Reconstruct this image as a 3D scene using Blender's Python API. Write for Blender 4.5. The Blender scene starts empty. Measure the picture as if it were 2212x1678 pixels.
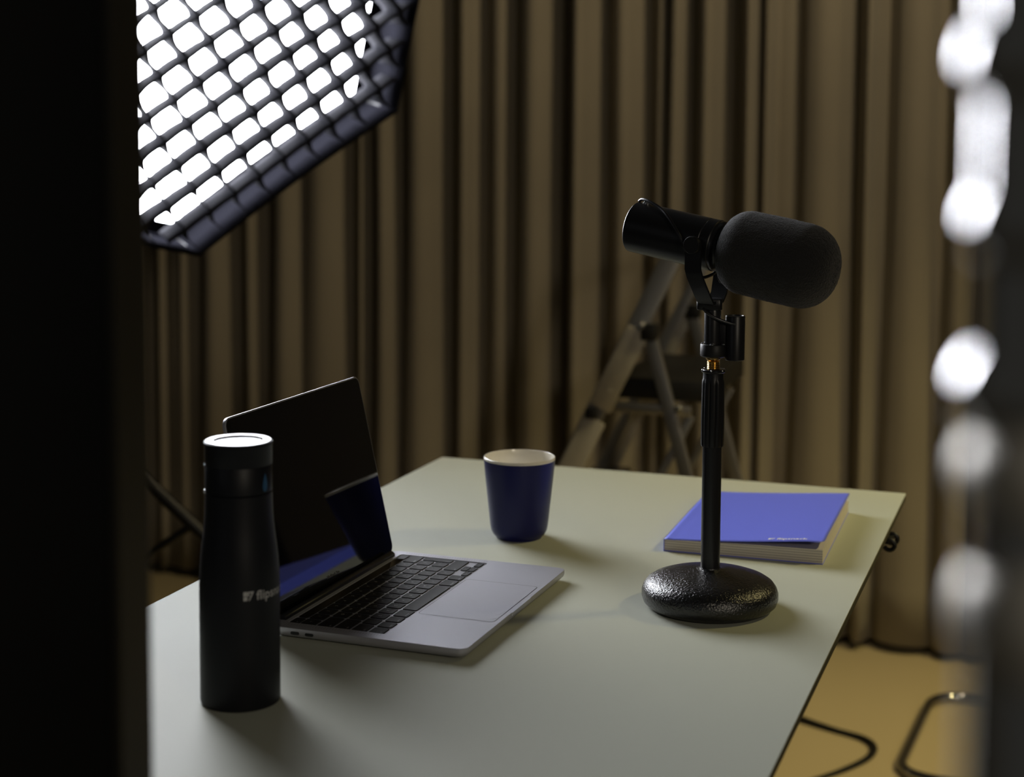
import bpy, bmesh, math, random
from mathutils import Vector, Matrix
random.seed(7)
SC = bpy.context.scene
COL = SC.collection

# ------------------------------------------------------------------ camera
cam_d = bpy.data.cameras.new('camera')
cam = bpy.data.objects.new('camera', cam_d); COL.objects.link(cam)
CRT = Vector((0.9435659, 0.3311270, 0.0061822)); CUP = Vector((-0.0338002, 0.0777127, 0.9964027)); CBK = Vector((0.3294554, -0.9403806, 0.0845192))
M = Matrix((CRT, CUP, CBK)).transposed().to_4x4(); M.translation = Vector((0, 0, 1.2403))
cam.matrix_world = M
cam_d.sensor_fit = 'HORIZONTAL'; cam_d.sensor_width = 36.0
cam_d.lens = 36.0*3468.3/2212
cam_d.shift_x = (1106-1111.6)/2212
cam_d.shift_y = -(839-576.1)/2212
cam_d.dof.use_dof = True
cam_d.dof.focus_distance = 1.69
cam_d.dof.aperture_fstop = 4.2
cam_d.clip_start = 0.02
SC.camera = cam

# ------------------------------------------------------------------ world, exposure
w = bpy.data.worlds.new('world'); SC.world = w; w.use_nodes = True
bg = w.node_tree.nodes['Background']; bg.inputs[0].default_value = (0.95, 0.92, 0.80, 1); bg.inputs[1].default_value = 0.020
SC.view_settings.view_transform = 'Standard'; SC.view_settings.look = 'None'
SC.view_settings.exposure = 0.0; SC.view_settings.gamma = 1.0; SC.view_settings.use_curve_mapping = False
try: SC.cycles.sample_clamp_indirect = 6.0
except Exception: pass

# ------------------------------------------------------------------ lamps of the room (warm ceiling lights)
def lamp(name, kind, loc, target, energy, color, **kw):
    d = bpy.data.lights.new(name, kind); o = bpy.data.objects.new(name, d); COL.objects.link(o)
    o.location = loc
    o.rotation_euler = (Vector(target)-Vector(loc)).to_track_quat('-Z', 'Y').to_euler()
    d.energy = energy; d.color = color
    for k, v in kw.items(): setattr(d, k, v)
    return o
SOFTBOX_L = 36.0
lamp('ceiling_spot_light', 'SPOT', (1.25, 2.70, 2.5), (0.15, 2.70, 0.2), 180, (1.0, 0.83, 0.37), spot_size=math.radians(74), spot_blend=1.0, shadow_soft_size=0.10)
lamp('ceiling_spot_light', 'SPOT', (2.0, -1.2, 2.05), (-1.15, 3.8, 0.85), 78, (1.0, 0.88, 0.70), spot_size=math.radians(68), spot_blend=0.8, shadow_soft_size=0.20)
lamp('ceiling_spot_light', 'SPOT', (0.10, 2.85, 2.95), (-1.35, 3.85, 0.45), 64, (1.0, 0.82, 0.52), spot_size=math.radians(88), spot_blend=0.8, shadow_soft_size=0.12)

# ------------------------------------------------------------------ materials
def mat(name, col, rough=0.5, metal=0.0, spec=0.5, noise=None, bump=None, emis=None, sheen=0.0, coat=0.0):
    m = bpy.data.materials.new(name); m.use_nodes = True
    nt = m.node_tree; b = nt.nodes['Principled BSDF']
    b.inputs['Base Color'].default_value = (*col, 1); b.inputs['Roughness'].default_value = rough
    b.inputs['Metallic'].default_value = metal; b.inputs['Specular IOR Level'].default_value = spec
    b.inputs['Coat Weight'].default_value = coat
    if sheen: b.inputs['Sheen Weight'].default_value = sheen
    if emis:
        b.inputs['Emission Color'].default_value = (*emis[0], 1); b.inputs['Emission Strength'].default_value = emis[1]
    tc = nt.nodes.new('ShaderNodeTexCoord')
    if noise:   # (scale, amount, second colour)
        n = nt.nodes.new('ShaderNodeTexNoise'); n.inputs['Scale'].default_value = noise[0]; n.inputs['Detail'].default_value = 5
        nt.links.new(tc.outputs['Object'], n.inputs['Vector'])
        r = nt.nodes.new('ShaderNodeMapRange'); r.inputs[1].default_value = .35; r.inputs[2].default_value = .65; r.inputs[4].default_value = noise[1]
        nt.links.new(n.outputs['Fac'], r.inputs[0])
        mx = nt.nodes.new('ShaderNodeMix'); mx.data_type = 'RGBA'
        mx.inputs[6].default_value = (*col, 1); mx.inputs[7].default_value = (*noise[2], 1)
        nt.links.new(r.outputs[0], mx.inputs[0]); nt.links.new(mx.outputs[2], b.inputs['Base Color'])
    if bump:    # (scale, strength, distance)
        n = nt.nodes.new('ShaderNodeTexNoise'); n.inputs['Scale'].default_value = bump[0]; n.inputs['Detail'].default_value = 3
        nt.links.new(tc.outputs['Object'], n.inputs['Vector'])
        bp = nt.nodes.new('ShaderNodeBump'); bp.inputs['Strength'].default_value = bump[1]; bp.inputs['Distance'].default_value = bump[2]
        nt.links.new(n.outputs['Fac'], bp.inputs['Height']); nt.links.new(bp.outputs[0], b.inputs['Normal'])
    return m

TABLE = mat('table_laminate', (.46, .475, .392), .60, spec=.3, noise=(2.2, .35, (.40, .44, .38)), bump=(220, .08, .0004))
TABLE_EDGE = mat('table_edge', (.045, .042, .028), .7, spec=.2)
DARK_METAL = mat('dark_metal', (.008, .008, .009), .45, metal=.3)
CURTAIN = mat('curtain_velvet', (.245, .215, .165), .95, spec=.12, noise=(3.5, .5, (.20, .175, .135)), bump=(600, .15, .001), sheen=.15)
FLOOR = mat('floor_vinyl', (.46, .38, .23), .36, noise=(1.3, .5, (.43, .35, .21)))
WALL = mat('wall_paint', (.25, .24, .22), .9)
BLACK_MATTE = mat('black_powder_coat', (.006, .006, .0075), .38, spec=.35, bump=(900, .1, .0003))
BLACK_TUBE = mat('black_satin_tube', (.010, .010, .012), .28)
BLACK_CAST = mat('black_textured_cast', (.006, .006, .007), .24, spec=.8, bump=(430, 1.0, .0010))
FOAM = mat('black_foam', (.010, .010, .011), .9, spec=.4, bump=(700, 1.0, .002), sheen=.15)
BLACK_RUBBER = mat('black_rubber', (.006, .006, .0065), .5, spec=.35)
BRASS = mat('brass', (.75, .52, .2), .25, metal=1)
NICKEL = mat('nickel', (.75, .76, .78), .22, metal=1)
ALU_LAP = mat('grey_anodised_aluminium', (.47, .475, .53), .42, metal=.6, bump=(2500, .05, .0002))
LAP_DARK = mat('hinge_black', (.006, .006, .007), .35)
KEY = mat('key_black', (.006, .006, .0075), .5, spec=.22)
LEGEND = mat('key_legend', (.35, .35, .36), .6)
SCREEN = mat('screen_glass', (.0012, .0012, .0016), .035, spec=.5)
BOTTLE = mat('bottle_black', (.0065, .0070, .0095), .45, spec=.25, bump=(1200, .05, .0002))
CAP_TOP = mat('cap_top_gloss', (.03, .03, .033), .2)
STEEL = mat('steel_stud', (.7, .7, .72), .25, metal=1)
PRINT = mat('grey_print', (.42, .42, .42), .6)
DROP = mat('blue_drop', (.015, .075, .17), .4)
MUG_BLUE = mat('mug_blue_glaze', (.010, .012, .085), .36, spec=.3)
MUG_WHITE = mat('mug_white_glaze', (.80, .76, .66), .10)
NB_COVER = mat('notebook_cover', (.135, .17, .80), .5)
NB_IN = mat('notebook_cover_inside', (.025, .03, .22), .6)
WHITE_PRINT = mat('white_print', (.85, .85, .85), .5)
ALU = mat('ladder_aluminium', (.40, .385, .36), .33, metal=.92, noise=(9, .4, (.32, .31, .29)))
ALU_SLEEVE = mat('ladder_sleeve', (.42, .39, .33), .5, metal=.45, noise=(30, .5, (.34, .31, .26)))
CHROME = mat('chrome', (.9, .9, .92), .045, metal=1)
BRUSHED = mat('brushed_pale_metal', (.85, .82, .76), .52, metal=.8)
PANEL = mat('black_flag_board', (.010, .010, .010), .35, noise=(4, .5, (.014, .013, .010)))
PANEL_EDGE = mat('flag_edge_trim', (.030, .027, .020), .5)
SB_FABRIC = mat('softbox_black_fabric', (.006, .006, .008), .8, spec=.0)
SB_GRID = mat('grid_black_fabric', (.0125, .0125, .0155), .8, spec=.10)
CHAIR_TUBE = mat('chair_tube', (.35, .35, .36), .12, metal=1)
CHAIR_SEAT = mat('chair_seat_black', (.02, .02, .02), .6)

# page block: thin printed-signature lines across the thickness
PAGES = mat('paper_pages', (.60, .56, .50), .8)
nt = PAGES.node_tree; tc = nt.nodes.new('ShaderNodeTexCoord'); sp = nt.nodes.new('ShaderNodeSeparateXYZ')
nt.links.new(tc.outputs['Object'], sp.inputs[0])
wv = nt.nodes.new('ShaderNodeTexWave'); wv.wave_type = 'BANDS'; wv.bands_direction = 'Z'; wv.inputs['Scale'].default_value = 105; wv.inputs['Distortion'].default_value = .25
nt.links.new(tc.outputs['Object'], wv.inputs['Vector'])
cr = nt.nodes.new('ShaderNodeValToRGB'); cr.color_ramp.elements[0].position = 0.0; cr.color_ramp.elements[0].color = (.25, .23, .21, 1)
cr.color_ramp.elements[1].position = .22; cr.color_ramp.elements[1].color = (.60, .56, .50, 1)
nt.links.new(wv.outputs['Fac'], cr.inputs[0]); nt.links.new(cr.outputs[0], nt.nodes['Principled BSDF'].inputs['Base Color'])

for m_, ior in ((SB_FABRIC, 1.0), (SB_GRID, 1.15)): m_.node_tree.nodes['Principled BSDF'].inputs['IOR'].default_value = ior
# the lit front cloth of the softbox
DIFF = bpy.data.materials.new('softbox_lit_cloth'); DIFF.use_nodes = True
nt = DIFF.node_tree; nt.nodes.clear()
em = nt.nodes.new('ShaderNodeEmission'); em.inputs[0].default_value = (.93, .95, 1.0, 1); em.inputs[1].default_value = SOFTBOX_L
ou = nt.nodes.new('ShaderNodeOutputMaterial'); nt.links.new(em.outputs[0], ou.inputs[0])

# ------------------------------------------------------------------ helpers
def finish(name, bm, m, parent=None, smooth=True, mw=None, angle=40):
    bmesh.ops.recalc_face_normals(bm, faces=bm.faces[:])
    me = bpy.data.meshes.new(name); bm.to_mesh(me); bm.free()
    if smooth:
        for f in me.polygons: f.use_smooth = True
        try: me.set_sharp_from_angle(angle=math.radians(angle))
        except Exception: pass
    if m: me.materials.append(m)
    o = bpy.data.objects.new(name, me); COL.objects.link(o)
    if parent: o.parent = parent
    if mw: o.matrix_local = mw
    return o
def tag(o, label=None, cat=None, group=None, kind=None):
    if label: o['label'] = label
    if cat: o['category'] = cat
    if group: o['group'] = group
    if kind: o['kind'] = kind
    return o
def thing(name, label, cat, loc, rz=0.0, group=None):
    o = bpy.data.objects.new(name, None); COL.objects.link(o); o.location = loc; o.rotation_euler = (0, 0, rz)
    o.empty_display_size = .05
    return tag(o, label, cat, group)
def lathe(bm, prof, seg=64, mw=Matrix(), close=True):
    rings = []
    for r, z in prof:
        if r < 1e-6: rings.append([bm.verts.new(mw @ Vector((0, 0, z)))])
        else: rings.append([bm.verts.new(mw @ Vector((r*math.cos(2*math.pi*i/seg), r*math.sin(2*math.pi*i/seg), z))) for i in range(seg)])
    for a, b in zip(rings, rings[1:]):
        if len(a) == 1 and len(b) == 1: continue
        for i in range(seg):
            j = (i+1) % seg
            if len(a) == 1: bm.faces.new((a[0], b[i], b[j]))
            elif len(b) == 1: bm.faces.new((a[i], a[j], b[0]))
            else: bm.faces.new((a[i], a[j], b[j], b[i]))
def arc(c, r, a0, a1, n):   # profile points on a circle (r,z centre), degrees
    return [(c[0]+r*math.cos(math.radians(a0+(a1-a0)*i/n)), c[1]+r*math.sin(math.radians(a0+(a1-a0)*i/n))) for i in range(n+1)]
def box(bm, c, s, mw=Matrix(), bevel=0.0, seg=2):
    vs = bmesh.ops.create_cube(bm, size=1)['verts']
    bmesh.ops.transform(bm, matrix=mw @ Matrix.Translation(c) @ Matrix.Diagonal((*s, 1)), verts=vs)
    if bevel:
        es = list({e for v in vs for e in v.link_edges})
        bmesh.ops.bevel(bm, geom=es, offset=bevel, segments=seg, affect='EDGES', profile=.5)
def rrect(w, h, r, n=6, cx=0, cy=0):
    pts = []
    for (sx, sy, a0) in ((1, 1, 0), (-1, 1, 90), (-1, -1, 180), (1, -1, 270)):
        for i in range(n+1):
            a = math.radians(a0+90*i/n)
            pts.append((cx+sx*(w/2-r)+r*math.cos(a), cy+sy*(h/2-r)+r*math.sin(a)))
    return pts
def loft(bm, loops, mw=Matrix(), cap0=True, cap1=True):
    rs = [[bm.verts.new(mw @ Vector(p)) for p in L] for L in loops]
    n = len(rs[0])
    for a, b in zip(rs, rs[1:]):
        for i in range(n): bm.faces.new((a[i], a[(i+1) % n], b[(i+1) % n], b[i]))
    if cap0: bm.faces.new(rs[0][::-1])
    if cap1: bm.faces.new(rs[-1])
    return rs
def smooth_path(pts, n=10):
    P = [Vector(p) for p in pts]; P = [P[0]*2-P[1]]+P+[P[-1]*2-P[-2]]
    out = []
    for i in range(1, len(P)-2):
        a, b, c, d = P[i-1:i+3]
        for k in range(n):
            t = k/n
            out.append(.5*((2*b)+(c-a)*t+(2*a-5*b+4*c-d)*t*t+(3*b-a-3*c+d)*t**3))
    out.append(P[-2]); return out
def tube(bm, pts, r, seg=12, caps=True):
    P = [Vector(p) for p in pts]
    up = None; rings = []
    for i, q in enumerate(P):
        t = (P[min(i+1, len(P)-1)]-P[max(i-1, 0)]).normalized()
        if up is None:
            up = t.orthogonal().normalized()
        up = (up - t*up.dot(t)).normalized(); s = t.cross(up)
        rr = r[i] if isinstance(r, (list, tuple)) else r
        rings.append([bm.verts.new(q+(up*math.cos(2*math.pi*k/seg)+s*math.sin(2*math.pi*k/seg))*rr) for k in range(seg)])
    for a, b in zip(rings, rings[1:]):
        for k in range(seg): bm.faces.new((a[k], a[(k+1) % seg], b[(k+1) % seg], b[k]))
    if caps: bm.faces.new(rings[0][::-1]); bm.faces.new(rings[-1])
def bar(bm, a, b, w, t, side):
    """rectangular bar from a to b; w = width along `side`, t = thickness along the remaining direction"""
    a, b = Vector(a), Vector(b); d = (b-a); L = d.length; d.normalize()
    s = Vector(side); s = (s-d*s.dot(d)).normalized(); u = d.cross(s)
    mw = Matrix((s, u, d)).transposed().to_4x4(); mw.translation = (a+b)/2
    box(bm, (0, 0, 0), (w, t, L), mw, bevel=min(w, t)*.12)
def text_bm(s, size, extrude=0.0002, align='LEFT', space=1.0, bold=0.0):
    cu = bpy.data.curves.new('t', 'FONT'); cu.body = s; cu.size = size; cu.extrude = extrude; cu.align_x = align; cu.space_character = space
    cu.offset = bold; cu.resolution_u = 3
    o = bpy.data.objects.new('t', cu); COL.objects.link(o)
    dg = bpy.context.evaluated_depsgraph_get()
    me = bpy.data.meshes.new_from_object(o.evaluated_get(dg))
    bm = bmesh.new(); bm.from_mesh(me)
    bpy.data.objects.remove(o); bpy.data.curves.remove(cu); bpy.data.meshes.remove(me)
    return bm
def axis_matrix(o, z):   # local +Z along z, placed at o
    z = Vector(z).normalized(); q = z.to_track_quat('Z', 'Y'); m = q.to_matrix().to_4x4(); m.translation = Vector(o); return m

# ================================================================== SETTING
bm = bmesh.new(); box(bm, (-1.0, 1.5, -.02), (8, 6, .04)); tag(finish('floor', bm, FLOOR, smooth=False), 'warm tan vinyl floor under the table and curtain', None, None, 'structure')
bm = bmesh.new(); box(bm, (-1.0, 4.25, 1.5), (8, .1, 3.0)); tag(finish('wall_back', bm, WALL, smooth=False), 'plain wall behind the curtain', None, None, 'structure')

# ------------------------------------------------------------------ curtain
FOLDS = [(-2.369, 0.02), (-2.336, 0.015), (-2.293, 0.035), (-2.202, 0.063), (-2.085, 0.027), (-1.976, 0.068), (-1.881, 0.094), (-1.766, 0.011), (-1.706, 0.046), (-1.602, 0.071), (-1.487, 0.031), (-1.394, 0.044), (-1.289, 0.069), (-1.171, 0.036), (-1.07, 0.048), (-0.98, 0.024), (-0.928, 0.034), (-0.848, 0.04), (-0.749, 0.022), (-0.705, 0.022), (-0.577, 0.092), (-0.467, 0.021), (-0.362, 0.083), (-0.253, 0.051)]
x = -2.42
while x > -3.5:
    wd = random.uniform(.025, .07); FOLDS.insert(0, (x-wd/2, wd)); x -= wd+random.uniform(.03, .05)
x = -.205
while x < .1:
    wd = random.uniform(.03, .08); FOLDS.append((x+wd/2, wd)); x += wd+random.uniform(.03, .05)
fr = random.Random(3)
FD = [(c, wd, fr.uniform(.55, 1.0), fr.uniform(-.008, .008), fr.uniform(0, 6.3)) for c, wd in FOLDS]
def sstep(t): t = max(0, min(1, t)); return t*t*(3-2*t)
GAPS = [fr.uniform(0, .5)**1.3 for _ in range(60)]
def curtain_y(x, z):
    g_ = (x+4)*9.0; gi = int(g_); gt = sstep(g_-gi)
    best = GAPS[gi % 60]*(1-gt)+GAPS[(gi+1) % 60]*gt
    for c, wd, amp, dr, ph in FD:
        if abs(x-c) > wd/2*1.6+.06: continue
        cc = c + dr*math.sin(z*1.6+ph)
        h = wd/2*(1+.55*max(0, 1-z))
        e = .050
        d = abs(x-cc)
        v = amp*(sstep((h+e*.75-d)/e))*(0.74+.26*math.cos(min(1, d/(h+.001))*math.pi/2))
        if v > best: best = v
    return 3.915-.125*best
bm = bmesh.new(); NX = 1500; NZ = 22; X0, X1 = -3.5, .14; rows = []
for j in range(NZ+1):
    z = .024+(2.9)*(j/NZ)
    row = []
    for i in range(NX+1):
        x = X0+(X1-X0)*i/NX
        row.append(bm.verts.new((x, curtain_y(x, z)+.006*math.sin(x*7+z*1.3), z)))
    rows.append(row)
for a, b in zip(rows, rows[1:]):
    for i in range(NX): bm.faces.new((a[i], a[i+1], b[i+1], b[i]))
cu = finish('curtain', bm, CURTAIN, angle=180)
md = cu.modifiers.new('thick', 'SOLIDIFY'); md.thickness = .002; md.offset = 1
tag(cu, 'long olive brown pleated curtain hanging just above the floor across the back', 'curtain')

# ================================================================== TABLE
t = thing('table', 'rectangular table with a thin pale grey-green top', 'table', (-.560, 1.56, 0))
bm = bmesh.new(); box(bm, (0, 0, .7392), (.696, 1.40, .0016))
tt = finish('table_top', bm, TABLE, t, smooth=False)
bm = bmesh.new(); box(bm, (0, 0, .7342), (.6956, 1.3996, .0082)); finish('edge_underlay', bm, TABLE_EDGE, t, smooth=False)
for sy in (-1, 1):
    bm = bmesh.new(); box(bm, (0, sy*.42, .718), (.36, .04, .024), bevel=.003); finish('cross_rail', bm, DARK_METAL, t)
    for sx in (-1, 1):
        bm = bmesh.new(); tube(bm, [(sx*.13, sy*.42, .708), (sx*.16, sy*.45, .0)], .016, 16); finish('leg', bm, DARK_METAL, t)

# cable clip hooked under the right edge
c = thing('cable_clip', 'small black cable clip hooked under the right edge of the table', 'clip', (-.2085, 2.055, .7285))
bm = bmesh.new(); box(bm, (-.008, 0, -.0035), (.02, .04, .005), bevel=.001); finish('clip_plate', bm, BLACK_RUBBER, c)
for yy in (-.020, .014):
    bm = bmesh.new(); pts = [(-.001+.0065*math.cos(a), yy, -.0065+.0065*math.sin(a)) for a in [math.radians(120-i*20) for i in range(15)]]
    tube(bm, pts, .003, 8); finish('hook', bm, BLACK_RUBBER, c)

# ================================================================== LAPTOP
LT = thing('laptop', 'open grey laptop with black screen and black keys behind the bottle', 'laptop', (-.740, 1.5342, .74), math.radians(-.82))
T = .0125; W, D = .3041, .2124
bm = bmesh.new()
def RL(ins, z, r=.010): return [(x, y, z) for x, y in rrect(D-2*ins, W-2*ins, max(r-ins*.3, .003), 6, D/2, 0)]
loft(bm, [RL(.012, .0012), RL(.004, .0030), RL(.0008, .0060), RL(0, .0085), RL(0, T-.0012), RL(.0002, T-.0011)])
finish('base_shell', bm, ALU_LAP, LT)
# deck plate with the keyboard opening
KX0, KX1, KY = .0155, .1225, .1375
n = 8
outer = [(x, y) for x, y in rrect(D, W, .010, n, D/2, 0)]
inner = [(x, y) for x, y in rrect(KX1-KX0, 2*KY, .003, n, (KX0+KX1)/2, .002)]
bm = bmesh.new()
def ring(pts, z, ins=0): return [bm.verts.new((x, y, z)) for x, y in pts]
o0, o1, i1, i0 = ring(outer, T-.0013), ring(outer, T-.0003), ring(inner, T), ring(inner, T-.0013)
o2 = ring([(D/2+(x-D/2)*.9965, y*.9975) for x, y in outer], T)
N = len(outer)
for a, b in ((o0, o1), (o1, o2), (o2, i1), (i1, i0), (i0, o0)):
    for i in range(N): bm.faces.new((a[i], a[(i+1) % N], b[(i+1) % N], b[i]))
finish('deck', bm, ALU_LAP, LT, angle=25)
# front opening notch
bm = bmesh.new(); loft(bm, [[(x, y, z) for x, y in rrect(.0032, .056, .0014, 4, D-.0010, .002)] for z in (T-.0035, T+.0001)])
finish('opening_notch', bm, ALU_LAP, LT)
# trackpad
bm = bmesh.new()
loft(bm, [[(x, y, z) for x, y in rrect(.0815, .133, .004, 6, .1655, .004)] for z in (T-.0008, T+.00012)])
tp = finish('trackpad', bm, ALU_LAP, LT, angle=30)
bm = bmesh.new(); a = rrect(.0827, .1342, .0046, 6, .1655, .004); b = rrect(.0815, .133, .004, 6, .1655, .004)
va = [bm.verts.new((x, y, T+.00016)) for x, y in a]; vb = [bm.verts.new((x, y, T+.00016)) for x, y in b]
for i in range(len(a)): bm.faces.new((va[i], va[(i+1) % len(a)], vb[(i+1) % len(a)], vb[i]))
finish('trackpad_seam', bm, LAP_DARK, tp, smooth=False)
# speaker grilles
for sy in (-1, 1):
    bm = bmesh.new()
    for i in range(34):
        for j in range(3):
            cx, cy = .020+i*.003, .002+sy*(.1412+.0018*j)
            vs = [bm.verts.new((cx+.00045*math.cos(k*math.pi/3), cy+.00045*math.sin(k*math.pi/3), T+.0001)) for k in range(6)]
            bm.faces.new(vs)
    finish('speaker_grille', bm, LAP_DARK, LT, smooth=False)
# usb ports on the left flank
for px_ in (.0321, .0478):
    bm = bmesh.new(); mw = Matrix.Translation((px_, -W/2-.0001, .0078)) @ Matrix.Rotation(math.radians(90), 4, 'X')
    loft(bm, [[(x, y, z) for x, y in rrect(.0092, .0030, .00145, 6)] for z in (-.0008, .0003)], mw)
    finish('port', bm, LAP_DARK, LT)
# feet
for fx in (.02, D-.02):
    for fy in (-.12, .12):
        bm = bmesh.new(); lathe(bm, [(0, 0), (.006, 0), (.0065, .0006), (.0065, .002), (0, .002)], 24, Matrix.Translation((fx, fy, 0))); finish('foot', bm, BLACK_RUBBER, LT)
# keys (ISO layout): rows from the hinge to the front
KT = T-.0001; KB = T-.0010
def key(x0, x1, y0, y1, legend=None, lsize=.0034, corner=False):
    bm = bmesh.new(); cx, cy = (x0+x1)/2, (y0+y1)/2; wx, wy = x1-x0, y1-y0
    loops = []
    for ins, z, r in ((0, KB, .0016), (0, KT-.0003, .0016), (.00025, KT-.00005, .0015), (.0011, KT-.00012, .001)):
        loops.append([(x, y, z) for x, y in rrect(wx-2*ins, wy-2*ins, r, 3, cx, cy)])
    loft(bm, loops, cap0=False)
    k = finish('key', bm, KEY, LT, angle=35)
    if legend:
        tb = text_bm(legend, lsize, 0.0, 'LEFT' if corner else 'CENTER')
        rot = Matrix.Rotation(math.radians(90), 4, 'Z')   # reads from the front: glyph x -> +Y, glyph up -> -X
        pos = Matrix.Translation((cx+.0012, cy, KT+.0002)) if not corner else Matrix.Translation((x1-.0022, y0+.0016, KT+.0002))
        bmesh.ops.transform(tb, matrix=pos @ rot, verts=tb.verts[:])
        finish('legend', tb, LEGEND, k, smooth=False)
    return k
P = .0190; G = .0028; Y0 = -KY+.002+.0010; YE = KY+.002-.0016
rowx = [.0170, .0285]           # touch strip row, then five key rows
RH = .0186
rows_x = [(.0288+i*RH, .0288+i*RH+RH-G) for i in range(5)]
# esc, touch strip, power key
key(.0168, .0268, Y0, Y0+.0165, 'esc', .0026, True)
bm = bmesh.new(); loft(bm, [[(x, y, z) for x, y in rrect(.0100, 2*KY-.040, .0016, 3, .0218, .0025)] for z in (KB, KT-.0002)], cap0=False)
finish('touch_strip', bm, SCREEN, LT, angle=30)
key(.0168, .0268, YE-.0165, YE)
def row(i, items):
    y = Y0
    x0, x1 = rows_x[i]
    for it in items:
        wd, lg = it[0], it[1]
        y1 = min(y+wd*P-G, YE)
        if it is items[-1]: y1 = YE if len(it) < 3 else y1
        if lg is not None: key(x0, x1, y, y1, lg or None, .0044 if len(lg) < 2 else .0026, len(lg) > 1)
        y += wd*P
full = (YE-Y0+G)/P
row(0, [(1, c_) for c_ in '<1234567890-=']+[(full-13, 'delete')])
row(1, [(1.75, 'tab')]+[(1, c_) for c_ in 'QWERTYUIOP[]']+[(.01, None)])
row(2, [(1.75, 'caps')]+[(1, c_) for c_ in "ASDFGHJKL;'\\"]+[(.01, None)])
# tall enter key, two rows deep
key(rows_x[1][0], rows_x[2][1], Y0+13.75*P, YE)
row(3, [(1.25, 'shift')]+[(1, c_) for c_ in '`ZXCVBNM,./']+[(full-12.25, 'shift')])
x0, x1 = rows_x[4]
y = Y0
for wd, lg in ((1, 'fn'), (1, 'control'), (1, 'option'), (1.25, 'command'), (5.0, ''), (1.25, 'command'), (1, 'option')):
    key(x0, x1, y, y+wd*P-G, lg or None, .0024, True); y += wd*P
aw = (YE-y+G)/3
hx = (x0+x1)/2
key(hx+.0004, x1, y, y+aw-G, '<', .003); key(x0, hx-.0004, y+aw, y+2*aw-G, '^', .003); key(hx+.0004, x1, y+aw, y+2*aw-G, 'v', .003); key(hx+.0004, x1, y+2*aw, YE, '>', .003)
# hinge bar and lid
bm = bmesh.new(); mw = Matrix.Translation((.0065, 0, T+.0004)) @ Matrix.Rotation(math.radians(90), 4, 'X')
lathe(bm, [(0, -.131), (.0044, -.131), (.0048, -.1305), (.0048, .1305), (.0044, .131), (0, .131)], 24, mw)
finish('hinge_bar', bm, LAP_DARK, LT)
AL = math.radians(12.68)
# lid frame: +X' = face normal (towards the keyboard side), Z' = up the lid
LM = Matrix.Translation((0, 0, T)) @ Matrix.Rotation(-AL, 4, 'Y')
LH = .2085
bm = bmesh.new()
def LR(ins, x, r=.010): return [LM @ Vector((x, y, z)) for z, y in rrect(LH-2*ins, W-2*ins, max(r-ins, .004), 8, LH/2-.001, 0)]
loft(bm, [LR(.0018, -.0042), LR(.0003, -.0034), LR(0, -.0025), LR(0, -.0003), LR(.0004, 0)])
lid = finish('lid', bm, ALU_LAP, LT)
bm = bmesh.new()
loft(bm, [[LM @ Vector((x, y, z)) for z, y in rrect(LH-.0032, W-.0032, .0085, 8, LH/2-.001, 0)] for x in (-.0002, .00035)])
bez = finish('bezel', bm, SCREEN, lid, angle=30)
bm = bmesh.new()
loft(bm, [[LM @ Vector((x, y, z)) for z, y in rrect(.179, .2865, .0008, 3, .1165-.003, 0)] for x in (.00030, .00042)])
finish('display_panel', bm, mat('display_off', (.0022, .0022, .004), .03, spec=.5), lid, angle=30)
tb = text_bm('MacBook Pro', .0052, .00004, 'CENTER')
bmesh.ops.transform(tb, matrix=LM @ Matrix(((0, 0, 1, .0005), (1, 0, 0, 0), (0, 1, 0, .0095), (0, 0, 0, 1))), verts=tb.verts[:])
finish('screen_lettering', tb, mat('dim_lettering', (.10, .10, .10), .5), lid, smooth=False)

# ================================================================== BOTTLE
B = thing('water_bottle', 'tall matt black drinking bottle in front of the laptop', 'bottle', (-.6801, 1.2192, .74), math.radians(29.15))
bm = bmesh.new()
lathe(bm, [(0, .0), (.0325, 0), (.0343, .0008), (.0349, .003), (.0349, .05), (.0349, .100), (.0346, .115), (.0338, .128), (.0325, .140), (.0311, .150), (.0301, .160), (.0295, .170), (.0292, .180), (.0291, .1862), (.0285, .1868), (0, .1868)], 96)
body = finish('body', bm, BOTTLE, B)
bm = bmesh.new()
lathe(bm, [(0, .1872), (.0282, .1872), (.0291, .1878), (.0291, .2110), (.0289, .2113), (.0291, .2116), (.0291, .2270), (.0297, .2283), (.0298, .2300), (.0292, .2308), (.0285, .2309), (.0283, .2290), (0, .2290)], 96)
cap = finish('cap', bm, BOTTLE, B)
bm = bmesh.new()
lathe(bm, [(0, .2290), (.0283, .2290), (.0283, .2313), (.0279, .2316), (.0218, .2316), (.0216, .2314), (.0216, .2301), (.0213, .2300), (0, .2300)], 96)
finish('cap_top', bm, CAP_TOP, cap, angle=25)
bm = bmesh.new(); bmesh.ops.create_uvsphere(bm, u_segments=16, v_segments=10, radius=.0016, matrix=Matrix.Translation((-.0288, -.004, .188))); finish('stud', bm, STEEL, cap)
bm = bmesh.new(); bmesh.ops.create_uvsphere(bm, u_segments=16, v_segments=10, radius=.0008, matrix=Matrix.Translation((-.0288, -.004, .2113))); finish('stud', bm, STEEL, cap)
def wrap(bm, R, ang0, z0):   # flat x,y artwork onto the bottle side: x -> around, y -> up; ang0 measured to the right of the camera-facing line
    for v in bm.verts:
        a = ang0+v.co.x/R; rr = R+.0002+v.co.z
        v.co = Vector((rr*math.sin(a), -rr*math.cos(a), z0+v.co.y))
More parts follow.
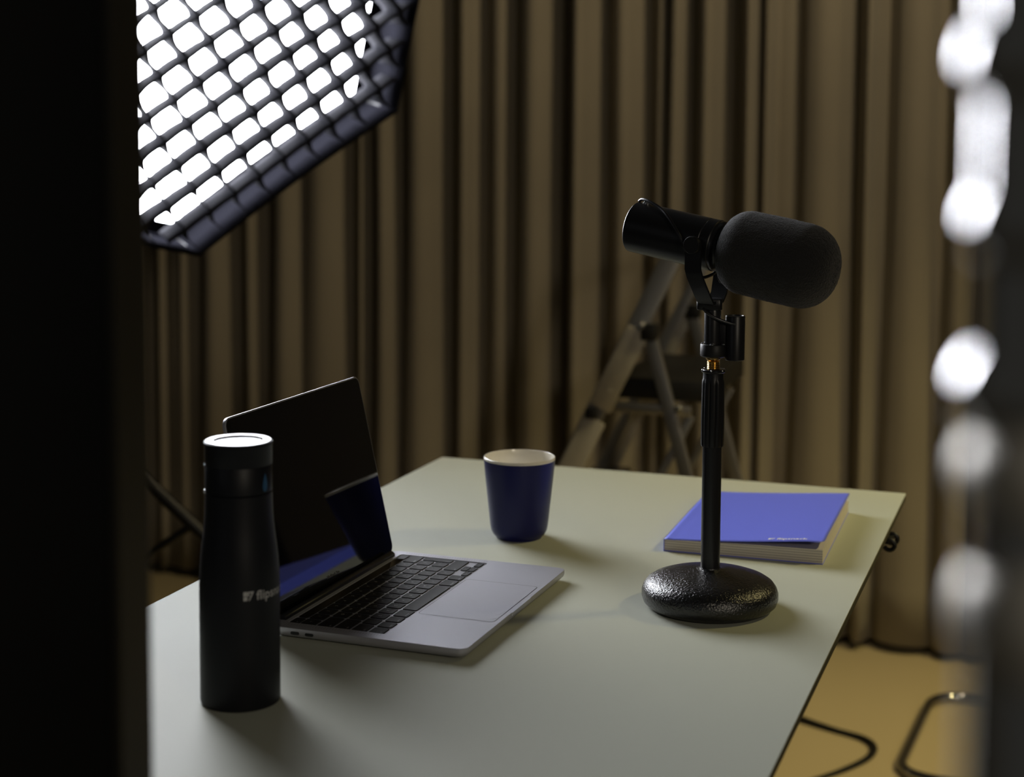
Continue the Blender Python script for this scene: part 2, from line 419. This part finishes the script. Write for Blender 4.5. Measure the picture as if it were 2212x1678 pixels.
# drop mark
bm = bmesh.new(); pts = []
for i in range(28):
    a = 2*math.pi*i/28
    pts.append((.0042*math.sin(a)*(math.sin(a/2)**1.3 if True else 1), .0082*math.cos(a)-.001))
c0 = bm.verts.new((0, -.003, 0)); vs = [bm.verts.new((x, y, 0)) for x, y in pts]
for i in range(28): bm.faces.new((c0, vs[i], vs[(i+1) % 28]))
wrap(bm, .0291, math.radians(50), .1985); finish('drop_mark', bm, DROP, cap, smooth=False)
# printed mark and word
def brand_bm(h, bold=.0):
    bm = bmesh.new()
    def quad(*p): bm.faces.new([bm.verts.new((x*h, y*h, 0)) for x, y in p])
    quad((0, 0), (.42, 0), (.42, .42), (0, .42)); quad((0, .48), (.42, .48), (.42, .95), (0, .95))
    quad((.48, .10), (.80, .10), (.80, .95), (.48, .95)) if False else None
    quad((.52, 0), (.66, 0), (1.12, .95), (.94, .95)); quad((.48, .80), (.94, .80), (1.0, .95), (.48, .95)); quad((.46, .45), (.62, .45), (.62, .95), (.46, .95))
    tb = text_bm('flipsnack', h*1.42, 0.0, 'LEFT', 1.02, bold)
    bmesh.ops.transform(tb, matrix=Matrix.Translation((h*1.40, -.02*h, 0)), verts=tb.verts[:])
    me = bpy.data.meshes.new('x'); tb.to_mesh(me); bm.from_mesh(me); bpy.data.meshes.remove(me); tb.free()
    return bm
bm = brand_bm(.0082, .0001); bmesh.ops.subdivide_edges(bm, edges=[e for e in bm.edges if e.calc_length() > .004], cuts=3)
wrap(bm, .0349, math.radians(5), .0985); finish('printed_word', bm, PRINT, body, smooth=False)

# ================================================================== MUG
MG = thing('mug', 'dark blue handleless mug with white inside beside the laptop', 'mug', (-.638, 1.8438, .74))
bm = bmesh.new()
lathe(bm, [(0, .0012), (.0255, .0012), (.0262, 0), (.0280, 0), (.0285, .0015), (.0318, .0045), (.0345, .0095), (.0357, .016), (.0385, .042), (.0415, .070), (.0440, .0965), (.0441, .0975), (.0436, .0982)], 96)
finish('outer_glaze', bm, MUG_BLUE, MG)
bm = bmesh.new()
lathe(bm, [(.0441, .0975), (.0443, .0990), (.0440, .1003), (.0433, .1008), (.0424, .1004), (.0420, .0990), (.0395, .070), (.0365, .042), (.0340, .018), (.0310, .0095), (.026, .006), (0, .005)], 96)
finish('inner_glaze', bm, MUG_WHITE, MG)

# ================================================================== NOTEBOOK
NBK = thing('notebook', 'blue softcover notebook lying at the far right of the table', 'notebook', (-.4530, 1.8410, .74), math.radians(1.4))
NW, NL = .1875, .272
bm = bmesh.new(); prof = [(.0, .0008), (NW, .0008), (NW, .0172), (NW*.6, .0165), (NW*.25, .0150), (0, .0136)]
loft(bm, [[(x, y, z) for x, z in prof] for y in (.0012, NL-.0012)]); finish('page_block', bm, PAGES, NBK, smooth=False)
bm = bmesh.new(); box(bm, (NW/2, NL/2, .0004), (NW+.001, NL, .0007)); finish('back_cover', bm, NB_COVER, NBK, smooth=False)
bm = bmesh.new(); box(bm, (-.0004, NL/2, .0072), (.0007, NL, .0140)); finish('spine', bm, NB_COVER, NBK, smooth=False)
def coverz(u, v):
    z = .0141+.0036*min(1, u*1.2)
    lift = max(0, u-.10)**1.5*(.0088+.0022*(1-v)**2)
    dip = -.0016*sstep((u-.90)/.10)*sstep((.12-v)/.12)
    groove = -.0007*math.exp(-((u-.055)/.010)**2)
    return z+lift+dip+groove
bm = bmesh.new(); NU, NV = 48, 30; g = []
for j in range(NV+1):
    r_ = []
    for i in range(NU+1):
        u, v = i/NU, j/NV
        x = u*(NW+.0015); y = v*NL
        # rounded, slightly curled near corner
        d = max(0, u-.955)/.045; e_ = max(0, .04-v)/.04
        if d > 0 and e_ > 0: x -= .0035*d*e_; y += .0035*d*e_
        r_.append(bm.verts.new((x, y, coverz(u, v))))
    g.append(r_)
for a, b in zip(g, g[1:]):
    for i in range(NU): bm.faces.new((a[i], a[i+1], b[i+1], b[i]))
fc = finish('front_cover', bm, NB_COVER, NBK, angle=60)
fc.data.materials.append(NB_IN)
md = fc.modifiers.new('thick', 'SOLIDIFY'); md.thickness = .0005; md.offset = 1; md.material_offset = 0
bm = brand_bm(.0074, .0002)
for v in bm.verts:
    x = .1225+v.co.x*.97; y = .0088+v.co.y
    v.co = Vector((x, y, coverz(x/NW, y/NL)+.0008))
bmesh.ops.recalc_face_normals(bm, faces=bm.faces[:]); finish('printed_word', bm, WHITE_PRINT, fc, smooth=False)

# ================================================================== MIC STAND
SX, SY = -.3529, 1.6376
RZ = math.radians(12.16)
ST = thing('microphone_stand', 'black desktop microphone stand with a heavy round base', 'microphone stand', (SX, SY, .74), RZ)
bm = bmesh.new()
lathe(bm, [(0, .0008), (.058, .0008), (.0655, .0022), (.0700, .0065), (.0718, .0120), (.0717, .0175), (.0700, .0225), (.0665, .0272), (.0610, .0308), (.0520, .0340), (.0400, .0368), (.0280, .0388), (.0170, .0402), (.0125, .0410), (.0108, .0418), (.0104, .0430), (0, .0430)], 128)
finish('base', bm, BLACK_CAST, ST)
bm = bmesh.new(); lathe(bm, [(0, 0), (.061, 0), (.061, .0012), (0, .0012)], 64); finish('rubber_pad', bm, BLACK_RUBBER, ST)
bm = bmesh.new(); lathe(bm, [(0, .0385), (.0101, .0385), (.0101, .176), (0, .176)], 48); finish('pole', bm, BLACK_TUBE, ST)
bm = bmesh.new()
segs = 96; rings = []
for z, r, gd in ((.1718, .0100, 0), (.1722, .0116, .3), (.174, .0122, 1), (.205, .0123, 1), (.238, .0119, 1), (.2415, .0116, .6), (.2435, .0109, 0), (.2500, .0107, 0), (.2505, .0080, 0)):
    rg = []
    for i in range(segs):
        a = 2*math.pi*i/segs; gg = (max(0, math.cos(a*10))**3)*.0011*gd
        rg.append(bm.verts.new(((r-gg)*math.cos(a), (r-gg)*math.sin(a), z)))
    rings.append(rg)
for a, b in zip(rings, rings[1:]):
    for i in range(segs): bm.faces.new((a[i], a[(i+1) % segs], b[(i+1) % segs], b[i]))
bm.faces.new(rings[0][::-1]); bm.faces.new(rings[-1])
cl = finish('clutch_grip', bm, BLACK_MATTE, ST, angle=50)
bm = bmesh.new(); lathe(bm, [(0, .2500), (.0118, .2500), (.0126, .2508), (.0126, .2528), (.0118, .2536), (0, .2536)], 48); finish('clutch_ring', bm, BLACK_TUBE, cl)
for k in range(6):
    a = math.radians(20+60*k)
    bm = bmesh.new(); bmesh.ops.create_uvsphere(bm, u_segments=12, v_segments=8, radius=.0011, matrix=Matrix.Translation((.0120*math.cos(a), .0120*math.sin(a), .2528))); finish('ring_stud', bm, NICKEL, cl)
bm = bmesh.new(); lathe(bm, [(0, .250)]+[(.0068 if i % 2 else .0060, .2515+.0009*i) for i in range(13)]+[(0, .2634)], 32); finish('threaded_tip', bm, BRASS, ST)

# ================================================================== MICROPHONE
MZ = .74+.2665
MC = thing('microphone', 'black broadcast microphone with a big foam windscreen on the stand', 'microphone', (SX, SY, MZ), RZ)
def L(r, y, z): return Vector((r, y, z-.2665))     # heights given above the table top
dv = Vector((.889, -.414, -.165)).normalized()
P0 = L(-.0066, 0, .3842)
AM = axis_matrix(P0, dv)
bm = bmesh.new(); R = .0270
lathe(bm, [(0, -.0865), (.0225, -.0865), (.0225, -.0885), (.0262, -.0888), (R, -.0880), (R, -.0020), (R-.0005, -.0014), (R, -.0008), (R, .0092), (R-.0006, .0098), (R-.0010, .0104), (0, .0104)], 96, AM)
finish('body', bm, BLACK_MATTE, MC, angle=30)
bm = bmesh.new(); lathe(bm, [(0, .0100), (.0262, .0100), (.0262, .0125), (.0235, .0140), (.0240, .0160), (.0228, .0180), (.0238, .0200), (.0225, .0220), (.0225, .036), (0, .036)], 64, AM)
finish('neck_rings', bm, BLACK_TUBE, MC)
bm = bmesh.new(); FR = .0432
prof = [(0, .0185), (.018, .0180)]+arc((FR-.026, .0185+.026), .026, -90, 0, 10)[0:]+[(FR+.0003, .075)]+arc((FR-.036, .1405-.036), .036, 0, 90, 14)+[(0, .1412)]
prof = [(r*1.0, z) for r, z in prof]
# resample densely so the foam can carry a fine surface
dense = [prof[0]]
for a, b in zip(prof, prof[1:]):
    k = max(1, int(math.hypot(b[0]-a[0], b[1]-a[1])/.0025))
    for i in range(1, k+1): dense.append((a[0]+(b[0]-a[0])*i/k, a[1]+(b[1]-a[1])*i/k))
lathe(bm, dense, 180, AM)
rr = random.Random(5)
ctr = AM @ Vector((0, 0, .08))
for v in bm.verts: v.co += (v.co-ctr).normalized()*rr.uniform(-.00035, .00035)
finish('foam_windscreen', bm, FOAM, MC, angle=180)
# yoke: U-shaped strap around the body
q = Vector((-.4222, -.9065, 0)).normalized(); ax = Vector((.9065, -.4222, 0)).normalized()
def yk(qo, z, ao=0): return Vector((P0.x, P0.y, 0))+q*qo+ax*ao+Vector((0, 0, z-.2665))
path = [(.0335, .3870, -.002), (.0335, .3600, -.002), (.0325, .3520, 0), (.0200, .3320, .003), (.0120, .3240, .003), (-.0120, .3240, .003), (-.0200, .3320, .003), (-.0325, .3520, 0), (-.0335, .3600, -.002), (-.0335, .3870, -.002)]
bm = bmesh.new(); loops = []
pp = [Vector((a, z)) for a, z, _ in path]
for i, (qo, z, ao) in enumerate(path):
    tdir = (pp[min(i+1, len(pp)-1)]-pp[max(i-1, 0)]).normalized(); nd = Vector((-tdir.y, tdir.x))*.0014
    loops.append([yk(qo+s1*nd.x, z+s1*nd.y, ao+s2*.0088) for s1, s2 in ((1, 1), (1, -1), (-1, -1), (-1, 1))])
loft(bm, loops)
yoke = finish('yoke', bm, BLACK_MATTE, MC, angle=35)
for s in (1, -1):
    bm = bmesh.new(); mw = axis_matrix(yk(s*.0265, .3850, -.002), q*s)
    lathe(bm, [(0, 0), (.006, 0), (.006, .005), (.0088, .0055), (.0091, .0065), (.0091, .0115), (.0084, .0125), (0, .0126)], 40, mw)
    finish('pivot_knob', bm, BLACK_RUBBER, yoke)
# mount block, tube, ring nut and connector
bm = bmesh.new(); lp = [[L(x-.0052, y, z) for x, y in rrect(.0265, .020, .004, 5)] for z in (.3170, .3265)]
lp2 = [[L(x*.94-.0052, y*.94, z) for x, y in rrect(.0265, .020, .004, 5)] for z in (.3160, .3275)]
loft(bm, [lp2[0], lp[0], lp[1], lp2[1]]); finish('mount_block', bm, BLACK_MATTE, MC, angle=50)
bm = bmesh.new(); lathe(bm, [(0, .276), (.0088, .276), (.0088, .314), (.0080, .318), (0, .318)], 40, Matrix.Translation((-.0016, 0, -.2665))); finish('mount_tube', bm, BLACK_TUBE, MC)
bm = bmesh.new(); lathe(bm, [(0, .2665), (.0118, .2665), (.0134, .2675), (.0137, .2690), (.0137, .2790), (.0130, .2800), (0, .2800)], 56, Matrix.Translation((-.0004, 0, -.2665)))
nut = finish('ring_nut', bm, BLACK_RUBBER, MC)
for k in range(5):
    a = math.radians(-100+72*k)
    bm = bmesh.new(); lathe(bm, [(.0, .2799), (.0024, .2799), (.0024, .2808), (.0012, .2816), (0, .2816)], 12, Matrix.Translation((.0112*math.cos(a), .0112*math.sin(a), -.2665))); finish('nut_screw', bm, NICKEL, nut)
bm = bmesh.new(); lathe(bm, [(0, .2636), (.0072, .2636), (.0078, .2642), (.0078, .2668), (0, .2668)], 32, Matrix.Translation((-.0004, 0, -.2665))); finish('brass_socket', bm, BRASS, nut)
bm = bmesh.new(); box(bm, L(.0112, 0, .288), (.012, .006, .030), bevel=.001); finish('connector_web', bm, BLACK_MATTE, MC)
bm = bmesh.new(); lathe(bm, [(0, .2635), (.0095, .2635), (.0102, .2642), (.0102, .3092), (.0098, .3100), (.0086, .3102), (.0082, .3090), (0, .3085)], 48, Matrix.Translation((.0217, 0, -.2665)))
finish('connector_barrel', bm, BLACK_MATTE, MC)
# cable
cpts = [(-.0810, .034, .4265), (-.0775, .028, .4285), (-.070, .018, .4270), (-.058, .006, .4205), (-.049, -.0065, .4120), (-.0385, -.0185, .3965), (-.0315, -.0215, .382), (-.0270, -.0190, .370), (-.0225, -.0140, .3595), (-.0140, -.006, .3500), (-.004, .0, .3520), (.0025, -.001, .3570)]
bm = bmesh.new(); tube(bm, smooth_path([L(*c_) for c_ in cpts], 10), .0017, 12)
cb = finish('cable', bm, BLACK_TUBE, MC)
bm = bmesh.new(); tube(bm, smooth_path([L(*c_) for c_ in [(.004, -.004, .362), (.0035, -.010, .353), (.006, -.006, .3455), (.009, .006, .349)]], 10), .0015, 10); finish('cable', bm, BLACK_TUBE, MC)
bm = bmesh.new(); tube(bm, smooth_path([L(*c_) for c_ in [(-.0125, -.008, .3195), (-.0080, -.0110, .3140), (.0, -.0115, .3090), (.0085, -.0105, .3055), (.0165, -.0095, .3030), (.0215, -.0090, .3020)]], 10), .0016, 10); finish('cable', bm, BLACK_TUBE, MC)
bm = bmesh.new(); top = AM @ Vector((0, 0, -.0790))
upv = Vector((0, 0, 1)); upv = (upv-dv*upv.dot(dv)).normalized()
mw = axis_matrix(top+upv*.0262, upv); lathe(bm, [(0, 0), (.0042, 0), (.0042, .0016), (.0030, .0024), (.0030, .0040), (.0018, .0048), (0, .0048)], 28, mw)
finish('cable_grommet', bm, NICKEL, MC)

# ================================================================== SOFTBOX
SBC = Vector((-1.4969, 2.3594, .8561+.74))
Sn = Vector((.7645, -.6305, -.134)).normalized(); Sa = Vector((.5813, .5846, .566)); Sa = (Sa-Sn*Sa.dot(Sn)).normalized(); Sb = Sn.cross(Sa)
SM = Matrix((Sa, Sb, Sn)).transposed().to_4x4(); SM.translation = SBC
SB = bpy.data.objects.new('softbox', None); COL.objects.link(SB); SB.matrix_world = SM
tag(SB, 'lit octagonal softbox with a black fabric grid at upper left', 'studio light')
SR = .5994
def octa(r, z, n=1, sag=0.0):
    out = []
    for k in range(8):
        a0, a1 = math.radians(22.5+45*k), math.radians(67.5+45*k)
        p, q_ = Vector((r*math.cos(a0), r*math.sin(a0), z)), Vector((r*math.cos(a1), r*math.sin(a1), z))
        for i in range(n):
            tt_ = i/n; pt = p.lerp(q_, tt_); s_ = 1-sag*math.sin(math.pi*tt_)
            out.append(Vector((pt.x*s_, pt.y*s_, z)))
    return out
bm = bmesh.new(); loft(bm, [octa(SR, .002, 8, .012), octa(SR-.004, -.03, 8, .012), octa(SR-.006, -.135, 8, .012), octa(SR*.93, -.20, 8, .02), octa(SR*.70, -.32, 8, .04), octa(SR*.35, -.46, 8, .04), octa(.09, -.53, 8)], cap0=False)
sh = finish('shell', bm, SB_FABRIC, SB, angle=50)
md = sh.modifiers.new('thick', 'SOLIDIFY'); md.thickness = .003; md.offset = 1
bm = bmesh.new(); ring_pts = octa(SR-.002, .002, 8, .012); tube(bm, ring_pts+[ring_pts[0]], .0045, 8, caps=False); finish('front_hem', bm, SB_FABRIC, SB)
DZ = -.125
bm = bmesh.new(); ins = octa(SR-.035, DZ, 8, .012); loft(bm, [octa(SR-.009, DZ+.004, 8, .012), octa(SR-.035, DZ+.002, 8, .012)], cap0=False, cap1=False); finish('cloth_border', bm, SB_FABRIC, SB, smooth=False)
bm = bmesh.new(); bm.faces.new([bm.verts.new(v) for v in octa(SR-.035, DZ, 8, .012)])
df = finish('lit_cloth', bm, DIFF, SB, smooth=False)
PITCH = .0505; PITCHA = .0560; DEP = .060; APO = (SR-.012)*math.cos(math.radians(22.5))
def extent(c):   # half length of the line at offset c inside the octagon
    r = APO; c = abs(c)
    full_ = r; cut = r*math.sqrt(2)-c
    return min(full_, cut)
bm = bmesh.new(); gr = random.Random(11)
def strip(c, fam):
    e = extent(c)
    if e <= .01: return
    pc, ps = (PITCH, PITCHA) if fam == 0 else (PITCHA, PITCH)
    n_ = max(2, int(round(2*e/ps*8))); pv = None
    for i in range(n_+1):
        s = -e+2*e*i/n_
        ph = s/ps
        bel = (.0016 if fam == 0 else -.0036)*abs(math.sin(math.pi*ph))+(0 if fam == 0 else .0022)*math.sin(2*math.pi*ph)
        wob = .0016*math.sin(c*37+s*23)
        pts = []
        dep = .054 if fam == 0 else .064
        for z, k in ((0.0, 0.0), (-dep*.35, .45), (-dep*.7, .8), (-dep, 1.0)):
            qa = lambda t: -math.copysign(1, t)*.022*min(1.1, abs(t)/APO)**2*k
            qb = lambda t: -math.copysign(1, t)*.008*min(1.1, abs(t)/APO)**2*k
            so = s+(qa(s) if fam == 0 else qb(s)); co = c+(qb(c) if fam == 0 else qa(c))+bel*(1+.15*k)+wob*k
            pts.append(bm.verts.new((so, co, z) if fam == 0 else (co, so, z)))
        if pv:
            for a_, b_, c2, d_ in zip(pv, pv[1:], pts[1:], pts): bm.faces.new((a_, b_, c2, d_))
        pv = pts
for k in range(-int(APO/PITCH), int(APO/PITCH)+1): strip(k*PITCH, 0)
for k in range(-int(APO/PITCHA), int(APO/PITCHA)+1): strip(k*PITCHA, 1)
gd = finish('fabric_grid', bm, SB_GRID, SB, angle=80)
md = gd.modifiers.new('thick', 'SOLIDIFY'); md.thickness = .0022; md.offset = 0
for k in range(8):   # ribs of the frame, seen as rods behind the shell
    a = math.radians(22.5+45*k)
    bm = bmesh.new(); tube(bm, smooth_path([(SR*1.006*math.cos(a), SR*1.006*math.sin(a), -.02), (SR*.955*math.cos(a), SR*.955*math.sin(a), -.20), (SR*.725*math.cos(a), SR*.725*math.sin(a), -.33), (SR*.16*math.cos(a), SR*.16*math.sin(a), -.53)], 6), .004, 8)
    finish('rib', bm, DARK_METAL, SB)
bm = bmesh.new(); lathe(bm, [(0, -.72), (.06, -.72), (.065, -.71), (.065, -.53), (.10, -.525), (.10, -.51), (0, -.51)], 40); finish('lamp_head', bm, DARK_METAL, SB)

# tripod that carries the softbox
PX, PY = -1.57, 2.42
head = SM @ Vector((0, 0, -.62))
LSX, LSY = head.x, head.y
LS = thing('light_stand', 'black tripod light stand below the softbox behind the bottle', 'light stand', (-1.66, 2.47, 0))
bm = bmesh.new(); tube(bm, [(0, 0, .05), (0, 0, .62)], .0175, 20); finish('pole', bm, DARK_METAL, LS)
hl = head-Vector((-1.66, 2.47, 0))
bm = bmesh.new(); tube(bm, [(0, 0, .58), (0, 0, .78), (hl.x, hl.y, hl.z-.075)], .013, 16); finish('upper_pole', bm, DARK_METAL, LS)
bm = bmesh.new(); lathe(bm, [(0, .60), (.028, .60), (.028, .67), (0, .67)], 24); finish('collar', bm, BLACK_RUBBER, LS)
bm = bmesh.new(); lathe(bm, [(0, .40), (.025, .40), (.025, .44), (0, .44)], 24); finish('brace_collar', bm, BLACK_RUBBER, LS)
for k, ang in enumerate((19, 139, 259)):
    a = math.radians(ang); ca, sa = math.cos(a), math.sin(a)
    bm = bmesh.new(); tube(bm, [(.025*ca, .025*sa, .655), (.70*ca, .70*sa, .012)], .0125, 14); lg = finish('leg', bm, DARK_METAL, LS)
    bm = bmesh.new(); tube(bm, [(.025*ca, .025*sa, .425), (.160*ca, .160*sa, .515)], .0075, 10); finish('brace', bm, DARK_METAL, LS)
    bm = bmesh.new(); bmesh.ops.create_uvsphere(bm, u_segments=16, v_segments=10, radius=.016, matrix=Matrix.Translation((.70*ca, .70*sa, .016))); finish('rubber_foot', bm, BLACK_RUBBER, lg)

# ================================================================== STEP LADDER
LD = thing('step_ladder', 'open aluminium step ladder standing in front of the curtain', 'ladder', (-.85, 3.24, 0))
def W2(x, y, z): return Vector((x+.85, y-3.24, z+.74))
for Y in (3.05, 3.43):
    s = 1 if Y < 3.2 else -1
    bm = bmesh.new()
    bar(bm, W2(-.729, Y, .285), W2(-1.222, Y, -.735), .040 if s == 1 else .024, .016, (1, 0, .48))
    st_ = finish('front_stile', bm, ALU, LD)
    bm = bmesh.new(); bar(bm, W2(-.806, Y-s*.010, .110), W2(-.884, Y-s*.010, -.048), .046, .008, (1, 0, .48)); box(bm, W2(-.862, Y-s*.0145, -.012), (.012, .002, .006)); finish('stile_sleeve', bm, ALU_SLEEVE, st_)
    bm = bmesh.new(); bar(bm, W2(-.893, Y-s*.010, -.072), W2(-1.18, Y-s*.010, -.66), .046, .008, (1, 0, .48)); finish('stile_sleeve', bm, ALU_SLEEVE, st_)
    bm = bmesh.new(); lathe(bm, [(0, -.008), (.0085, -.008), (.0085, .006), (.006, .010), (0, .010)], 16, axis_matrix(W2(-.799, Y-s*.016, .120), (0, -s, 0))); finish('pivot_bolt', bm, NICKEL, st_)
    bm = bmesh.new(); bar(bm, W2(-.792, Y, .125), W2(-.55, Y, -.735), .026, .014, (1, 0, -.36)); finish('rear_leg', bm, ALU, LD)
    bm = bmesh.new(); box(bm, W2(-.785, Y-s*.006, .108), (.030, .028, .034), bevel=.004); finish('joint_cover', bm, BLACK_RUBBER, LD)
    bm = bmesh.new(); box(bm, W2(-.900, Y-s*.008, -.060), (.024, .024, .022), bevel=.003); finish('joint_cover', bm, BLACK_RUBBER, LD)
    bm = bmesh.new(); bar(bm, W2(-.885, Y, -.046), W2(-.700, Y, -.046), .020, .012, (0, 0, 1)); finish('platform_rail', bm, ALU, LD)
    bm = bmesh.new(); lathe(bm, [(0, -.004), (.008, -.004), (.008, .004), (.005, .008), (0, .008)], 16, axis_matrix(W2(-.722, Y-s*.012, -.040), (0, -s, 0))); finish('rail_bolt', bm, NICKEL, LD)
    bm = bmesh.new(); bar(bm, W2(-.700, Y, -.055), W2(-.99, Y, -.66), .016, .008, (1, 0, .48)); finish('stay', bm, ALU, LD)
bm = bmesh.new(); box(bm, W2(-.770, 3.24, -.008), (.200, .37, .042), bevel=.006); finish('platform', bm, BLACK_RUBBER, LD)
for zz in (-.26, -.50):
    xx = -.700-(.345-zz)*.4833
    bm = bmesh.new(); box(bm, W2(xx+.03, 3.24, zz), (.085, .365, .026), bevel=.003); finish('tread', bm, ALU, LD)
bm = bmesh.new(); tube(bm, [W2(-.729, 3.05, .285), W2(-.729, 3.43, .285)], .012, 14); finish('top_handle', bm, BLACK_RUBBER, LD)
bm = bmesh.new(); bar(bm, W2(-.53, 3.05, -.59), W2(-.53, 3.43, -.59), .022, .012, (0, 0, 1)); finish('rear_cross_bar', bm, ALU, LD)

# ================================================================== CHAIR (floor frame seen at lower right)
CH = thing('cantilever_chair', 'chair with a bent chrome tube frame lying along the floor at lower right', 'chair', (0, 3.3, 0))
bm = bmesh.new()
def rounded(pts, r, n=8):
    out = [Vector(pts[0])]
    for a, b, c_ in zip(pts, pts[1:], pts[2:]):
        a, b, c_ = Vector(a), Vector(b), Vector(c_)
        p = b+(a-b).normalized()*r; q_ = b+(c_-b).normalized()*r
        for i in range(n+1):
            t_ = i/n; out.append(p*(1-t_)**2+b*2*t_*(1-t_)+q_*t_*t_)
    out.append(Vector(pts[-1])); return out
base = [(.47, .245, .45), (.47, .235, .013), (-.262, .252, .013), (-.292, -.235, .013), (.47, -.235, .013), (.47, -.245, .45)]
tube(bm, rounded(base, .085, 12), .0098, 16); finish('tube_frame', bm, CHAIR_TUBE, CH)
bm = bmesh.new(); box(bm, (.37, 0, .465), (.38, .46, .03), bevel=.012); finish('seat', bm, CHAIR_SEAT, CH)
bm = bmesh.new(); box(bm, (.57, 0, .72), (.025, .44, .36), bevel=.010); finish('backrest', bm, CHAIR_SEAT, CH)
for s in (-1, 1):
    bm = bmesh.new(); tube(bm, [(.47, s*.20, .46), (.575, s*.20, .56)], .010, 12); finish('back_support', bm, CHAIR_TUBE, CH)

# floor cables
for k, pts in enumerate(([(-.62, 3.42), (-.5252, 3.335), (-.44, 3.285), (-.375, 3.258), (-.348, 3.215), (-.352, 3.155), (-.385, 3.085), (-.43, 3.02), (-.52, 2.90)],
                         [(-.64, 3.38), (-.5352, 3.318), (-.45, 3.278), (-.385, 3.250), (-.356, 3.210), (-.361, 3.150), (-.395, 3.078), (-.44, 3.01), (-.53, 2.89)])):
    bm = bmesh.new(); tube(bm, smooth_path([(x, y, .0045) for x, y in pts], 10), .0042 if k == 0 else .0032, 10)
    tag(finish('floor_cable', bm, BLACK_RUBBER), ['thicker black cable looping on the floor right of the table', 'thinner black cable just inside the loop of the other'][k], 'cable', 'cables looping on the floor')

# ================================================================== BLACK PANEL at left, near the camera
PN = thing('black_flag_panel', 'tall black panel standing close to the camera along the left side', 'panel', (-.8925, .687, 0))
bm = bmesh.new(); box(bm, (0, 0, 1.02), (.890, .022, 1.98), bevel=.001); finish('board', bm, PANEL, PN, smooth=False)
bm = bmesh.new(); box(bm, (.4475, 0, 1.02), (.005, .029, 1.99), bevel=.001); finish('edge_trim', bm, PANEL_EDGE, PN, smooth=False)
for s in (-1, 1):
    bm = bmesh.new(); box(bm, (s*.32, 0, .015), (.05, .30, .03), bevel=.006); finish('foot', bm, BLACK_RUBBER, PN)

# ================================================================== CHROME STAND at right, very close to the camera
CS = thing('chrome_stand', 'out of focus chrome stand with pale collars at the right edge', 'stand', (-.0062, .3290, 0))
def ball(bm, r, h, z, dx=0, dy=0):
    prof = [(0, z-h)]+[(r*math.cos(math.radians(a)), z+h*math.sin(math.radians(a))) for a in range(-80, 81, 8)]+[(0, z+h)]
    lathe(bm, prof, 56, Matrix.Translation((dx, dy, 0)))
bm = bmesh.new(); lathe(bm, [(0, .12), (.0125, .12), (.0125, 1.50), (0, 1.50)], 64); finish('riser', bm, CHROME, CS)
bm = bmesh.new(); lathe(bm, [(0, 1.2525), (.019, 1.2525), (.019, 1.50), (0, 1.50)], 64, Matrix.Translation((.0108, .004, 0))); finish('upper_sleeve', bm, CHROME, CS)
for z, dx in ((1.2548, .0010), (1.2228, .0025), (1.1898, .0012)):
    bm = bmesh.new(); ball(bm, .0165, .0135, z, dx-.0010, .001); finish('collar', bm, CHROME, CS)
for z, r, h, dx in ((1.1740, .0185, .0130, .0035), (1.1455, .0195, .0175, .0045)):
    bm = bmesh.new(); ball(bm, r, h, z, dx, .001); finish('grip_knuckle', bm, BRUSHED, CS)
bm = bmesh.new(); lathe(bm, [(0, .10), (.03, .10), (.03, .16), (0, .16)], 24); finish('leg_hub', bm, CHROME, CS)
for ang in (-10, 225, 100):
    a = math.radians(ang)
    bm = bmesh.new(); tube(bm, rounded([(.02*math.cos(a), .02*math.sin(a), .13), (.10*math.cos(a), .10*math.sin(a), .125), (.24*math.cos(a), .24*math.sin(a), .012), (.40*math.cos(a), .40*math.sin(a), .0125)], .03, 6), .0115, 12); finish('leg', bm, CHROME, CS)
